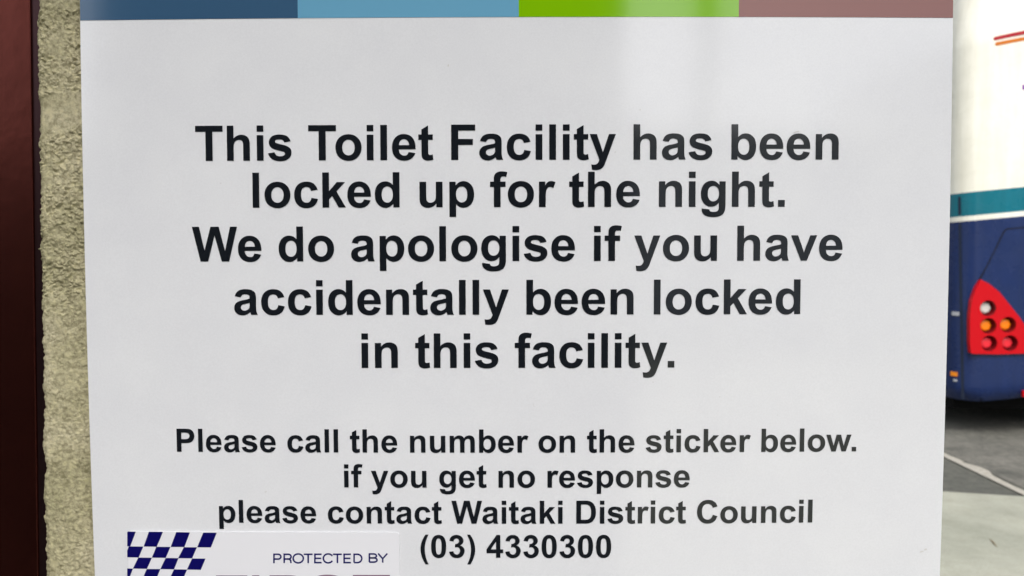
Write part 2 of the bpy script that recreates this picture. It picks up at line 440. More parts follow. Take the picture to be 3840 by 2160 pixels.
GL = __import__('json').loads(r'''{"adv":{" ":569,"T":1251,"h":1251,"i":569,"s":1139,"o":1251,"l":569,"e":1139,"t":682,"F":1251,"a":1139,"c":1139,"y":1139,"b":1251,"n":1251,"k":1139,"d":1251,"u":1251,"p":1251,"f":682,"r":797,"g":1251,"W":1933,"w":1593,"v":1139,"P":1366,"m":1821,"D":1479,"C":1479,".":569,"(":682,")":682,"0":1139,"3":1139,"4":1139,"R":1479,"S":1366,"I":569},"kern":{"To":-152,"We":-37,"Wa":-57,"y.":-152,"w.":-113,"ke":-20,"ow":-20},"g":{"T":"M 478 0 V 1218 H 43 V 1466 H 1209 V 1218 H 774 V 0 Z","h":"M 416 1466 V 927 Q 552 1086 741 1086 Q 838 1086 916 1050 Q 994 1014 1033.5 958 Q 1073 902 1087.5 834 Q 1102 766 1102 623 V 0 H 821 V 561 Q 821 728 805 773 Q 789 818 748.5 844.5 Q 708 871 647 871 Q 577 871 522 837 Q 467 803 441.5 734.5 Q 416 666 416 532 V 0 H 135 V 1466 Z","i":"M 147 1206 V 1466 H 428 V 1206 Z M 147 0 V 1062 H 428 V 0 Z","l":"M 147 0 V 1466 H 428 V 0 Z","s":"M 48 303 L 330 346 Q 348 264 403 221.5 Q 458 179 557 179 Q 666 179 721 219 Q 758 247 758 294 Q 758 326 738 347 Q 717 367 644 384 Q 304 459 213 521 Q 87 607 87 760 Q 87 898 196 992 Q 305 1086 534 1086 Q 752 1086 858 1015 Q 964 944 1004 805 L 739 756 Q 722 818 674.5 851 Q 627 884 539 884 Q 428 884 380 853 Q 348 831 348 796 Q 348 766 376 745 Q 414 717 638.5 666 Q 863 615 952 541 Q 1040 466 1040 332 Q 1040 186 918 81 Q 796 -24 557 -24 Q 340 -24 213.5 64 Q 87 152 48 303 Z","o":"M 82 546 Q 82 686 151 817 Q 220 948 346.5 1017 Q 473 1086 629 1086 Q 870 1086 1024 929.5 Q 1178 773 1178 534 Q 1178 293 1022.5 134.5 Q 867 -24 631 -24 Q 485 -24 352.5 42 Q 220 108 151 235.5 Q 82 363 82 546 Z M 370 531 Q 370 373 445 289 Q 520 205 630 205 Q 740 205 814.5 289 Q 889 373 889 533 Q 889 689 814.5 773 Q 740 857 630 857 Q 520 857 445 773 Q 370 689 370 531 Z","e":"M 762 338 L 1042 291 Q 988 137 871.5 56.5 Q 755 -24 580 -24 Q 303 -24 170 157 Q 65 302 65 523 Q 65 787 203 936.5 Q 341 1086 552 1086 Q 789 1086 926 929.5 Q 1063 773 1057 450 H 353 Q 356 325 421 255.5 Q 486 186 583 186 Q 649 186 694 222 Q 739 258 762 338 Z M 778 622 Q 775 744 715 807.5 Q 655 871 569 871 Q 477 871 417 804 Q 357 737 358 622 Z","t":"M 634 1062 V 838 H 442 V 410 Q 442 280 447.5 258.5 Q 453 237 472.5 223 Q 492 209 520 209 Q 559 209 633 236 L 657 18 Q 559 -24 435 -24 Q 359 -24 298 1.5 Q 237 27 208.5 67.5 Q 180 108 169 177 Q 160 226 160 375 V 838 H 31 V 1062 H 160 V 1273 L 442 1437 V 1062 Z","F":"M 151 0 V 1466 H 1156 V 1218 H 447 V 871 H 1059 V 623 H 447 V 0 Z","a":"M 357 738 L 102 784 Q 145 938 250 1012 Q 355 1086 562 1086 Q 750 1086 842 1041.5 Q 934 997 971.5 928.5 Q 1009 860 1009 677 L 1006 349 Q 1006 209 1019.5 142.5 Q 1033 76 1070 0 H 792 Q 781 28 765 83 Q 758 108 755 116 Q 683 46 601 11 Q 519 -24 426 -24 Q 262 -24 167.5 65 Q 73 154 73 290 Q 73 380 116 450.5 Q 159 521 236.5 558.5 Q 314 596 460 624 Q 657 661 733 693 V 721 Q 733 802 693 836.5 Q 653 871 542 871 Q 467 871 425 841.5 Q 383 812 357 738 Z M 733 510 Q 679 492 562 467 Q 445 442 409 418 Q 354 379 354 319 Q 354 260 398 217 Q 442 174 510 174 Q 586 174 655 224 Q 706 262 722 317 Q 733 353 733 454 Z","c":"M 1073 748 L 796 698 Q 782 781 732.5 823 Q 683 865 604 865 Q 499 865 436.5 792.5 Q 374 720 374 550 Q 374 361 437.5 283 Q 501 205 608 205 Q 688 205 739 250.5 Q 790 296 811 407 L 1087 360 Q 1044 170 922 73 Q 800 -24 595 -24 Q 362 -24 223.5 123 Q 85 270 85 530 Q 85 793 224 939.5 Q 363 1086 600 1086 Q 794 1086 908.5 1002.5 Q 1023 919 1073 748 Z","y":"M 14 1062 H 313 L 567 308 L 815 1062 H 1106 L 731 40 L 664 -145 Q 627 -238 593.5 -287 Q 560 -336 516.5 -366.5 Q 473 -397 409.5 -414 Q 346 -431 266 -431 Q 185 -431 107 -414 L 82 -194 Q 148 -207 201 -207 Q 299 -207 346 -149.5 Q 393 -92 418 -3 Z","b":"M 134 0 V 1466 H 415 V 938 Q 545 1086 723 1086 Q 917 1086 1044 945.5 Q 1171 805 1171 542 Q 1171 270 1041.5 123 Q 912 -24 727 -24 Q 636 -24 547.5 21.5 Q 459 67 395 156 V 0 Z M 413 554 Q 413 389 465 310 Q 538 198 659 198 Q 752 198 817.5 277.5 Q 883 357 883 528 Q 883 710 817 790.5 Q 751 871 648 871 Q 547 871 480 792.5 Q 413 714 413 554 Z","n":"M 1113 0 H 832 V 542 Q 832 714 814 764.5 Q 796 815 755.5 843 Q 715 871 658 871 Q 585 871 527 831 Q 469 791 447.5 725 Q 426 659 426 481 V 0 H 145 V 1062 H 406 V 906 Q 545 1086 756 1086 Q 849 1086 926 1052.5 Q 1003 1019 1042.5 967 Q 1082 915 1097.5 849 Q 1113 783 1113 660 Z","k":"M 137 0 V 1466 H 418 V 688 L 747 1062 H 1093 L 730 674 L 1119 0 H 816 L 549 477 L 418 340 V 0 Z","d":"M 1121 0 H 860 V 156 Q 795 65 706.5 20.5 Q 618 -24 528 -24 Q 345 -24 214.5 123.5 Q 84 271 84 535 Q 84 805 211 945.5 Q 338 1086 532 1086 Q 710 1086 840 938 V 1466 H 1121 Z M 371 554 Q 371 384 418 308 Q 486 198 608 198 Q 705 198 773 280.5 Q 841 363 841 527 Q 841 710 775 790.5 Q 709 871 606 871 Q 506 871 438.5 791.5 Q 371 712 371 554 Z","u":"M 844 0 V 159 Q 786 74 691.5 25 Q 597 -24 492 -24 Q 385 -24 300 23 Q 215 70 177 155 Q 139 240 139 390 V 1062 H 420 V 574 Q 420 350 435.5 299.5 Q 451 249 492 219.5 Q 533 190 596 190 Q 668 190 725 229.5 Q 782 269 803 327.5 Q 824 386 824 614 V 1062 H 1105 V 0 Z","p":"M 139 1062 H 401 V 906 Q 452 986 539 1036 Q 626 1086 732 1086 Q 917 1086 1046 941 Q 1175 796 1175 537 Q 1175 271 1045 123.5 Q 915 -24 730 -24 Q 642 -24 570.5 11 Q 499 46 420 131 V -404 H 139 Z M 417 549 Q 417 370 488 284.5 Q 559 199 661 199 Q 759 199 824 277.5 Q 889 356 889 535 Q 889 702 822 783 Q 755 864 656 864 Q 553 864 485 784.5 Q 417 705 417 549 Z","f":"M 24 1062 H 180 V 1142 Q 180 1276 208.5 1342 Q 237 1408 313.5 1449.5 Q 390 1491 507 1491 Q 627 1491 742 1455 L 704 1259 Q 637 1275 575 1275 Q 514 1275 487.5 1246.5 Q 461 1218 461 1137 V 1062 H 671 V 841 H 461 V 0 H 180 V 841 H 24 Z","r":"M 416 0 H 135 V 1062 H 396 V 911 Q 463 1018 516.5 1052 Q 570 1086 638 1086 Q 734 1086 823 1033 L 736 788 Q 665 834 604 834 Q 545 834 504 801.5 Q 463 769 439.5 684 Q 416 599 416 328 Z","g":"M 121 -70 L 442 -109 Q 450 -165 479 -186 Q 519 -216 605 -216 Q 715 -216 770 -183 Q 807 -161 826 -112 Q 839 -77 839 17 V 172 Q 713 0 521 0 Q 307 0 182 181 Q 84 324 84 537 Q 84 804 212.5 945 Q 341 1086 532 1086 Q 729 1086 857 913 V 1062 H 1120 V 109 Q 1120 -79 1089 -172 Q 1058 -265 1002 -318 Q 946 -371 852.5 -401 Q 759 -431 616 -431 Q 346 -431 233 -338.5 Q 120 -246 120 -104 Q 120 -90 121 -70 Z M 372 553 Q 372 384 437.5 305.5 Q 503 227 599 227 Q 702 227 773 307.5 Q 844 388 844 546 Q 844 711 776 791 Q 708 871 604 871 Q 503 871 437.5 792.5 Q 372 714 372 553 Z","W":"M 359 0 L 9 1466 H 312 L 533 459 L 801 1466 H 1153 L 1410 442 L 1635 1466 H 1933 L 1577 0 H 1263 L 971 1096 L 680 0 Z","w":"M 346 0 L 10 1062 H 283 L 482 366 L 665 1062 H 936 L 1113 366 L 1316 1062 H 1593 L 1252 0 H 982 L 799 683 L 619 0 Z","v":"M 439 0 L 11 1062 H 306 L 506 520 L 564 339 Q 587 408 593 430 Q 607 475 623 520 L 825 1062 H 1114 L 692 0 Z","P":"M 149 0 V 1466 H 624 Q 894 1466 976 1444 Q 1102 1411 1187 1300.5 Q 1272 1190 1272 1015 Q 1272 880 1223 788 Q 1174 696 1098.5 643.5 Q 1023 591 945 574 Q 839 553 638 553 H 445 V 0 Z M 445 1218 V 802 H 607 Q 782 802 841 825 Q 900 848 933.5 897 Q 967 946 967 1011 Q 967 1091 920 1143 Q 873 1195 801 1208 Q 748 1218 588 1218 Z","m":"M 126 1062 H 385 V 917 Q 524 1086 716 1086 Q 818 1086 893 1044 Q 968 1002 1016 917 Q 1086 1002 1167 1044 Q 1248 1086 1340 1086 Q 1457 1086 1538 1038.5 Q 1619 991 1659 899 Q 1688 831 1688 679 V 0 H 1407 V 607 Q 1407 765 1378 811 Q 1339 871 1258 871 Q 1199 871 1147 835 Q 1095 799 1072 729.5 Q 1049 660 1049 510 V 0 H 768 V 582 Q 768 737 753 782 Q 738 827 706.5 849 Q 675 871 621 871 Q 556 871 504 836 Q 452 801 429.5 735 Q 407 669 407 516 V 0 H 126 Z","D":"M 148 1466 H 689 Q 872 1466 968 1438 Q 1097 1400 1189 1303 Q 1281 1206 1329 1065.5 Q 1377 925 1377 719 Q 1377 538 1332 407 Q 1277 247 1175 148 Q 1098 73 967 31 Q 869 0 705 0 H 148 Z M 444 1218 V 247 H 665 Q 789 247 844 261 Q 916 279 963.5 322 Q 1011 365 1041 463.5 Q 1071 562 1071 732 Q 1071 902 1041 993 Q 1011 1084 957 1135 Q 903 1186 820 1204 Q 758 1218 577 1218 Z","C":"M 1087 539 L 1374 448 Q 1308 208 1154.5 91.5 Q 1001 -25 765 -25 Q 473 -25 285 174.5 Q 97 374 97 720 Q 97 1086 286 1288.5 Q 475 1491 783 1491 Q 1052 1491 1220 1332 Q 1320 1238 1370 1062 L 1077 992 Q 1051 1106 968.5 1172 Q 886 1238 768 1238 Q 605 1238 503.5 1121 Q 402 1004 402 742 Q 402 464 502 346 Q 602 228 762 228 Q 880 228 965 303 Q 1050 378 1087 539 Z",".":"M 147 0 V 281 H 428 V 0 Z","(":"M 607 -431 H 414 Q 261 -200 181 49 Q 101 298 101 531 Q 101 820 200 1078 Q 286 1302 418 1491 H 610 Q 473 1188 421.5 975.5 Q 370 763 370 525 Q 370 361 400.5 189 Q 431 17 484 -138 Q 519 -240 607 -431 Z",")":"M 75 -431 H 268 Q 421 -200 501 49 Q 581 298 581 531 Q 581 820 482 1078 Q 396 1302 264 1491 H 72 Q 209 1188 260.5 975.5 Q 312 763 312 525 Q 312 361 281.5 189 Q 251 17 198 -138 Q 163 -240 75 -431 Z","0":"M 561 1472 Q 774 1472 894 1320 Q 1037 1140 1037 723 Q 1037 307 893 125 Q 774 -25 561 -25 Q 347 -25 216 139.5 Q 85 304 85 726 Q 85 1140 229 1322 Q 348 1472 561 1472 Z M 561 1239 Q 510 1239 470 1206.5 Q 430 1174 408 1090 Q 379 981 379 723 Q 379 465 405 368.5 Q 431 272 470.5 240 Q 510 208 561 208 Q 612 208 652 240.5 Q 692 273 714 357 Q 743 465 743 723 Q 743 981 717 1077.5 Q 691 1174 651.5 1206.5 Q 612 1239 561 1239 Z","3":"M 77 389 L 349 422 Q 362 318 419 263 Q 476 208 557 208 Q 644 208 703.5 274 Q 763 340 763 452 Q 763 558 706 620 Q 649 682 567 682 Q 513 682 438 661 L 469 890 Q 583 887 643 939.5 Q 703 992 703 1079 Q 703 1153 659 1197 Q 615 1241 542 1241 Q 470 1241 419 1191 Q 368 1141 357 1045 L 98 1089 Q 125 1222 179.5 1301.5 Q 234 1381 331.5 1426.5 Q 429 1472 550 1472 Q 757 1472 882 1340 Q 985 1232 985 1096 Q 985 903 774 788 Q 900 761 975.5 667 Q 1051 573 1051 440 Q 1051 247 910 111 Q 769 -25 559 -25 Q 360 -25 229 89.5 Q 98 204 77 389 Z","4":"M 638 0 V 295 H 38 V 541 L 674 1472 H 910 V 542 H 1092 V 295 H 910 V 0 Z M 638 542 V 1043 L 301 542 Z","R":"M 150 0 V 1466 H 773 Q 1008 1466 1114.5 1426.5 Q 1221 1387 1285 1286 Q 1349 1185 1349 1055 Q 1349 890 1252 782.5 Q 1155 675 962 646 Q 1058 590 1120.5 523 Q 1183 456 1289 285 L 1468 0 H 1114 L 900 318 Q 786 489 744 533.5 Q 702 578 655 594.5 Q 608 611 506 611 H 446 V 0 Z M 446 845 H 665 Q 878 845 931 863 Q 984 881 1014 925 Q 1044 969 1044 1035 Q 1044 1109 1004.5 1154.5 Q 965 1200 893 1212 Q 857 1217 677 1217 H 446 Z","S":"M 74 477 L 362 505 Q 388 360 467.5 292 Q 547 224 682 224 Q 825 224 897.5 284.5 Q 970 345 970 426 Q 970 478 939.5 514.5 Q 909 551 833 578 Q 781 596 596 642 Q 358 701 262 787 Q 127 908 127 1082 Q 127 1194 190.5 1291.5 Q 254 1389 373.5 1440 Q 493 1491 662 1491 Q 938 1491 1077.5 1370 Q 1217 1249 1224 1047 L 928 1034 Q 909 1147 846.5 1196.5 Q 784 1246 659 1246 Q 530 1246 457 1193 Q 410 1159 410 1102 Q 410 1050 454 1013 Q 510 966 726 915 Q 942 864 1045.5 809.5 Q 1149 755 1207.5 660.5 Q 1266 566 1266 427 Q 1266 301 1196 191 Q 1126 81 998 27.5 Q 870 -26 679 -26 Q 401 -26 252 102.5 Q 103 231 74 477 Z","I":"M 140 0 V 1466 H 436 V 0 Z"}}''')
ADV = GL['adv']; KERN = GL['kern']
HOLES = set('oeabdpgPD04R')
def contours(ch, n=5):
    out, cur, tok, i, x, y = [], [], GL['g'][ch].split(), 0, 0., 0.
    while i < len(tok):
        c = tok[i]
        if c == 'M': x, y = float(tok[i+1]), float(tok[i+2]); cur = [(x, y)]; i += 3
        elif c == 'L': x, y = float(tok[i+1]), float(tok[i+2]); cur.append((x, y)); i += 3
        elif c == 'H': x = float(tok[i+1]); cur.append((x, y)); i += 2
        elif c == 'V': y = float(tok[i+1]); cur.append((x, y)); i += 2
        elif c == 'Q':
            a, b, X, Y = map(float, tok[i+1:i+5])
            for k in range(1, n + 1):
                t = k / n
                cur.append(((1-t)**2*x + 2*t*(1-t)*a + t*t*X, (1-t)**2*y + 2*t*(1-t)*b + t*t*Y))
            x, y = X, Y; i += 5
        else:
            if abs(cur[0][0]-cur[-1][0]) + abs(cur[0][1]-cur[-1][1]) < 1: cur.pop()
            out.append(cur); i += 1
    return out
def add_glyph(mb, ch, fn):
    cs = contours(ch)
    for loops in ([cs] if ch in HOLES else [[c] for c in cs]):
        tri = tessellate_polygon([[Vector((x, y, 0)) for x, y in l] for l in loops])
        flat = [p for l in loops for p in l]
        mb.add([fn(x, y) for x, y in flat], [tuple(t) for t in tri])
def text_width(t):
    return sum(ADV[c] + KERN.get(t[i:i+2], 0) for i, c in enumerate(t))
def add_text(mb, t, cx, zb, em):
    k = em / 2048; x0 = cx - text_width(t) * k / 2; x = 0
    for i, c in enumerate(t):
        if c != ' ':
            add_glyph(mb, c, lambda gx, gy, x=x: surf(x0 + (x + gx) * k, zb + gy * k, .00025))
        x += ADV[c] + KERN.get(t[i:i+2], 0)
EL, ES = .0236585, .0161207
LINES = [("This Toilet Facility has been", .00111, .045405, EL), ("locked up for the night.", .00142, .022667, EL),
 ("We do apologise if you have", .00109, -.003421, EL), ("accidentally been locked", .00097, -.029456, EL),
 ("in this facility.", .00107, -.055485, EL), ("Please call the number on the sticker below.", .00005, -.097374, ES),
 ("if you get no response", .00022, -.114845, ES), ("please contact Waitaki District Council", -.00027, -.132948, ES),
 ("(03) 4330300", -.00004, -.150186, ES)]
for t, cx, zb, em in LINES:
    mb = MB(); add_text(mb, t, cx, zb, em); obj('lettering', mb.v, mb.f, m_black, sign)

# small scuffs on the sheet
m_scuff = Mat('grey_scuff_mark', lin(208, 207, 206), .4, .5)
for px, py, w_, h_ in ((3455, 2068, .0011, .0004), (3470, 2060, .0008, .0005), (1681, 246, .0004, .0006), (2400, 412, .0003, .0004), (2985, 495, .0016, .0003)):
    cx, cz = s_of(px, py); mb = MB()
    mb.add([surf(cx + w_ * math.cos(k * .7854) * (1 + .3 * math.sin(k * 3)), cz + h_ * math.sin(k * .7854) + .3 * w_ * math.cos(k * .7854), .0002) for k in range(8)], [tuple(range(8))])
    obj('scuff_mark', mb.v, mb.f, m_scuff, sign)

# ------------------------------------------------------------------ sticker stuck on the sign
cc = lambda x, y: s_of(400 + x * 1200 / 2576, 1900 + y * 1200 / 2576)
x0, z1 = cc(171, 196); x1, z1b = cc(2356, 203); zlow = z1 - .078
sx, sz = (x0 + x1) / 2, (z1 + zlow) / 2
stick = empty('sticker', surf(sx, sz), 'white security sticker with navy chequered corner stuck on the lower left of the sign', 'sticker')
def rrect(x0, z0, x1, z1, r, n=6):
    p = []
    for cx, cz, a0 in ((x1-r, z1-r, 0), (x0+r, z1-r, 90), (x0+r, z0+r, 180), (x1-r, z0+r, 270)):
        for k in range(n + 1):
            a = R_(a0 + 90 * k / n); p.append((cx + r * math.cos(a), cz + r * math.sin(a)))
    return p
out = rrect(x0, zlow, x1, z1, .0016)
tilt = (z1b - z1) / (x1 - x0)
mb = MB()
OFF = .0006
NS = 40
tl = lambda x, z: (x, z + tilt * (x - x0))
# a grid clipped to the rounded outline: rows of strips so the sticker follows the bow
cols = sorted(set([p[0] for p in out] + [x0 + (x1 - x0) * i / NS for i in range(NS + 1)]))
def zr(x):
    r = .0016; d = max(0, x0 + r - x, x - (x1 - r)); k = r - math.sqrt(max(0, r*r - d*d)); return zlow + k, z1 - k
for a, b in zip(cols[:-1], cols[1:]):
    if b - a < 1e-7: continue
    for j in range(8):
        q = []
        for x, jj in ((a, j), (b, j), (b, j + 1), (a, j + 1)):
            lo, hi = zr(x); q.append(surf(*tl(x, lo + (hi - lo) * jj / 8), OFF))
        mb.add(q, [(0, 1, 2, 3)])
rim = [(x, zr(x)[1]) for x in cols] + [(x, zr(x)[0]) for x in reversed(cols)]
for k in range(len(rim)):
    p, q = rim[k], rim[(k + 1) % len(rim)]
    mb.add([surf(*tl(*p), OFF), surf(*tl(*q), OFF), surf(*tl(*q), .0001), surf(*tl(*p), .0001)], [(0, 1, 2, 3)])
o = obj('backing', mb.v, mb.f, m_stk, stick)
OI = OFF + .0001
def quad(mb, pts):
    V = [surf(*cc(*p), OI) for p in pts]; mb.add(V, [tuple(range(len(V)))])
ck = MB()
XL = 171
for p in ([(XL,202),(178,196),(240,197),(195,315),(XL,315)], [(345,198),(458,199),(408,318),(303,317)], [(565,201),(675,203),(630,321),(520,320)], [(782,205),(890,206),(843,324),(733,323)],
          [(184,316),(300,317),(262,405),(XL,403),(XL,350)], [(405,319),(518,320),(480,408),(369,406)], [(626,322),(731,323),(692,412),(580,410)],
          [(260,406),(369,407),(329,496),(217,494)], [(480,409),(583,410),(547,500),(437,498)], [(692,413),(800,414),(762,504),(651,502)],
          [(XL,493),(216,495),(183,580),(XL,580)], [(328,497),(437,498),(402,582),(292,581)], [(547,500),(652,502),(616,584),(508,583)],
          [(183,581),(292,582),(256,668),(XL,666),(XL,610)], [(402,583),(508,584),(472,670),(366,669)],
          [(256,669),(366,670),(330,752),(220,751)], [(472,671),(580,672),(544,756),(436,755)]):
    quad(ck, p)
obj('chequer', ck.v, ck.f, m_navy, stick)
# light wide capitals drawn as strokes (crop coordinates)
SW = 12.5
def stroke(mb, pts, closed=False, w=SW):
    n = len(pts); P = [Vector((x, y)) for x, y in pts]; L, Rr = [], []
    for i in range(n):
        a = P[i-1] if (i or closed) else None; b = P[(i+1) % n] if (i < n-1 or closed) else None
        d1 = (P[i]-a).normalized() if a is not None else None; d2 = (b-P[i]).normalized() if b is not None else None
        if d1 is None: d1 = d2
        if d2 is None: d2 = d1
        n1, n2 = Vector((-d1.y, d1.x)), Vector((-d2.y, d2.x)); m = (n1 + n2)
        m = m.normalized() * (w / 2 / max(.45, math.cos(n1.angle(n2) / 2))) if m.length > 1e-4 else n1 * w / 2
        L.append(P[i] + m); Rr.append(P[i] - m)
    for i in range(n if closed else n - 1):
        j = (i + 1) % n
        mb.add([surf(*cc(*v), OI) for v in (L[i], L[j], Rr[j], Rr[i])], [(0, 1, 2, 3)])
def ell(cx, cy, rx, ry, a0, a1, n=22):
    return [(cx + rx * math.cos(R_(a0 + (a1-a0)*k/n)), cy - ry * math.sin(R_(a0 + (a1-a0)*k/n))) for k in range(n + 1)]
T_, B0 = 379, 446
pb = MB()
def L_P(x, w):
    m = T_ + 38
    stroke(pb, [(x, B0+4), (x, T_), (x+w*.62, T_)] + ell(x+w*.62, (T_+m)/2, w*.38, (m-T_)/2, 90, -90, 10)[1:] + [(x, m)])
def L_T(x, w): stroke(pb, [(x, T_), (x+w, T_)]); stroke(pb, [(x+w/2, T_), (x+w/2, B0+4)])
def L_E(x, w): stroke(pb, [(x+w, T_), (x, T_), (x, B0), (x+w, B0)]); stroke(pb, [(x, (T_+B0)/2-1), (x+w*.93, (T_+B0)/2-1)])
L_P(1350, 56)
L_P(1432, 56); stroke(pb, [(1464, T_+38), (1478, T_+41), (1484, T_+50), (1487, B0+4)])
stroke(pb, ell(1545, 412, 41, 36, 0, 360, 30)[:-1], closed=True)
L_T(1590, 70); L_E(1679, 54)
stroke(pb, ell(1786, 412, 39, 36, 32, 328, 26))
L_T(1825, 70); L_E(1914, 54)
stroke(pb, [(1994, B0), (1994, T_), (2020, T_)] + ell(2020, 412.5, 36, 33.5, 90, -90, 16)[1:] + [(1994, B0)])
T_, B0 = 376, 442
stroke(pb, [(2117, B0), (2117, T_), (2150, T_)] + ell(2150, T_+16, 24, 16, 90, -90, 8)[1:] + [(2117, T_+32)])
stroke(pb, [(2117, T_+32), (2152, T_+32)] + ell(2152, T_+49, 27, 17, 90, -90, 8)[1:] + [(2117, B0)])
stroke(pb, [(2187, T_-3), (2224, T_+38), (2224, B0+4)]); stroke(pb, [(2261, T_-3), (2224, T_+38)])
obj('lettering', pb.v, pb.f, m_navy, stick)
fb = MB()
for ch, a, b in (('F', 885, 1135), ('I', 1175, 1232), ('R', 1315, 1595), ('S', 1650, 1915), ('T', 1985, 2282)):
    gx = [p[0] for c_ in contours(ch) for p in c_]; g0, g1 = min(gx), max(gx)
    add_glyph(fb, ch, lambda x, y: surf(*cc(a + (b-a)*(x-g0)/(g1-g0), 549 - (a-885)*.004 + 190*(1 - y/1466)), OI))
obj('lettering', fb.v, fb.f, m_mauve, stick)

# ------------------------------------------------------------------ coach parked beyond
BY = 6.40                                   # rear face
XL_ = at(3606, 1000, BY).x
BW = 2.5; XR_ = XL_ + BW; LEN = 11.0; CR = .20; ZR = at(3640, 152, BY).z; ZT = ZR + .85; Z0 = at(3620, 1510, BY).z
coach = empty('coach', ((XL_+XR_)/2, BY + LEN/2, 0), 'white and navy blue coach with teal stripe parked on the road', 'coach')
# plan outline from the front left round the rear to the front right
def plan(inset):
    r = CR; x0, x1, y0, y1 = XL_ + inset, XR_ - inset, BY + inset * .75, BY + LEN
    p = [(x0, y1), (x0, y1 - 3.5), (x0, y1 - 7)] + [(x0, y0 + r + (1.6 * (1 - k / 8))) for k in range(9)]
    for k in range(1, 13):
        a = R_(180 + 90 * k / 12); p.append((x0 + r + r*math.cos(a), y0 + r + r*math.sin(a)))
    nx = 70
    for k in range(1, nx):
        p.append((x0 + r + (x1 - x0 - 2*r) * k / nx, y0))
    for k in range(0, 13):
        a = R_(270 + 90 * k / 12); p.append((x1 - r + r*math.cos(a), y0 + r + r*math.sin(a)))
    p += [(x1, y0 + r + 1.6 * k / 8) for k in range(1, 9)] + [(x1, y1 - 7), (x1, y1 - 3.5), (x1, y1)]
    return p
LA = [(3675,1048),(3656,1086),(3641,1128),(3635,1181),(3634,1207),(3634,1283),(3638,1322),(3645,1326),(3740,1328),(3840,1325),(3868,1322),(3872,1310),(3858,1262),(3842,1222),(3820,1189),(3781,1140),(3744,1094),(3706,1064)]
LY = BY - .012
la = [(at(x, y, LY).x, at(x, y, LY).z) for x, y in LA]
MX = (XL_ + XR_) / 2
def inside(x, z, poly):
    c = False; j = len(poly) - 1
    for i in range(len(poly)):
        (xi, zi), (xj, zj) = poly[i], poly[j]
        if (zi > z) != (zj > z) and x < (xj - xi) * (z - zi) / (zj - zi) + xi: c = not c
        j = i
    return c
lc = (sum(p[0] for p in la)/len(la), sum(p[1] for p in la)/len(la))
la_in = [(lc[0] + (x-lc[0])*.9, lc[1] + (z-lc[1])*.92) for x, z in la]
zs = [Z0 + (ZR - Z0) * k / 90 for k in range(91)]
rings = [(z, 0) for z in zs]
for k in range(1, 11):
    t = math.sin(R_(90 * k / 10)); rings.append((ZR + .85 * t, .10 * t + .42 * (1 - math.cos(R_(90 * k / 10))) ** 1.6))
V, Fc = [], []
def lift(x, z):      # bumper's lower edge rises a little towards the middle
    t = sstep(XL_ + .12, XL_ + .9, x) * (1 - sstep(XR_ - .9, XR_ - .12, x))
    return z + .06 * t * max(0, 1 - (z - Z0) / .3)
for z, ins in rings:
    pl = plan(ins)
    for x, y in pl:
        tuck = .05 * max(0, 1 - (z - Z0) / .12) ** 2
        V.append((x + (tuck if x < MX else -tuck) * (abs(x - MX) > BW/2 - CR), y + (tuck if y < BY + .5 else 0), lift(x, z) if y < BY + .6 else z))
npl = len(plan(0))
for j in range(len(rings) - 1):
    for i in range(npl - 1):
        q = (j*npl+i, j*npl+i+1, (j+1)*npl+i+1, (j+1)*npl+i)
        cx = sum(V[k][0] for k in q)/4; cz = sum(V[k][2] for k in q)/4; cy = sum(V[k][1] for k in q)/4
        if cy < BY + .1 and (inside(cx, cz, la_in) or inside(2*MX - cx, cz, la_in)): continue
        Fc.append(q)
n = len(rings)
for i in range(npl // 2):       # roof, underside
    a, b = i, npl - 1 - i
    if b - 1 <= a + 1: break
    Fc.append(((n-1)*npl+a, (n-1)*npl+a+1, (n-1)*npl+b-1, (n-1)*npl+b))
obj('body', V, Fc, m_coach, coach, smooth=True)
# livery thresholds: tilted lines, given as photograph pixels on the rear face
def zline(p, q):
    a, b = at(*p, BY), at(*q, BY); s_ = (b.z - a.z) / (b.x - a.x); return s_, a.z - s_ * (a.x)
teal_t = zline((3640, 720), (3840, 701)); teal_b = zline((3640, 809), (3840, 791)); wht_b = zline((3640, 828), (3840, 810))
M = m_coach
M.link(M.tc.outputs['Object'], (sep := M.node('ShaderNodeSeparateXYZ')).inputs[0])
def below(s_, c_):   # 1 under the line
    zz = M.math('SUBTRACT', sep.outputs['Z'], M.math('MULTIPLY', sep.outputs['X'], s_))
    return M.math('LESS_THAN', zz, c_)
mp = M.node('ShaderNodeMapping'); mp.inputs['Scale'].default_value = (14, 14, .8)
M.link(M.tc.outputs['Object'], mp.inputs['Vector'])
dirt = M.mix(1.0, M.ramp(M.noise(3.2, 5, .6), [(.3, (.86, .86, .84, 1)), (.7, (1, 1, 1, 1))]),
             M.ramp(M.noise(1.0, 4, .6, mp.outputs[0]), [(.3, (.88, .87, .84, 1)), (.65, (1, 1, 1, 1))]), 'MULTIPLY')
M.link(M.ramp(M.noise(5, 5, .6), [(.3, (.2, .2, .2, 1)), (.7, (.36, .36, .36, 1))]), M.b.inputs['Roughness'])
colr = M.mix(below(*teal_t), lin(240, 238, 226), lin(6, 108, 126))
colr = M.mix(below(*teal_b), colr, lin(240, 238, 228))
colr = M.mix(below(*wht_b), colr, lin(26, 45, 92))
M.col(M.mix(1.0, colr, dirt, 'MULTIPLY'))
mb = MB(); mb.box((XL_ + .12, BY + .30, .19), (XR_ - .12, BY + LEN - .05, Z0 + .12)); mb.build('underbody', m_under, coach)
mb = MB(); mb.box((XL_ + .02, BY + LEN, Z0), (XR_ - .02, BY + LEN + .05, ZT - .3)); mb.build('front_panel', m_glass, coach)
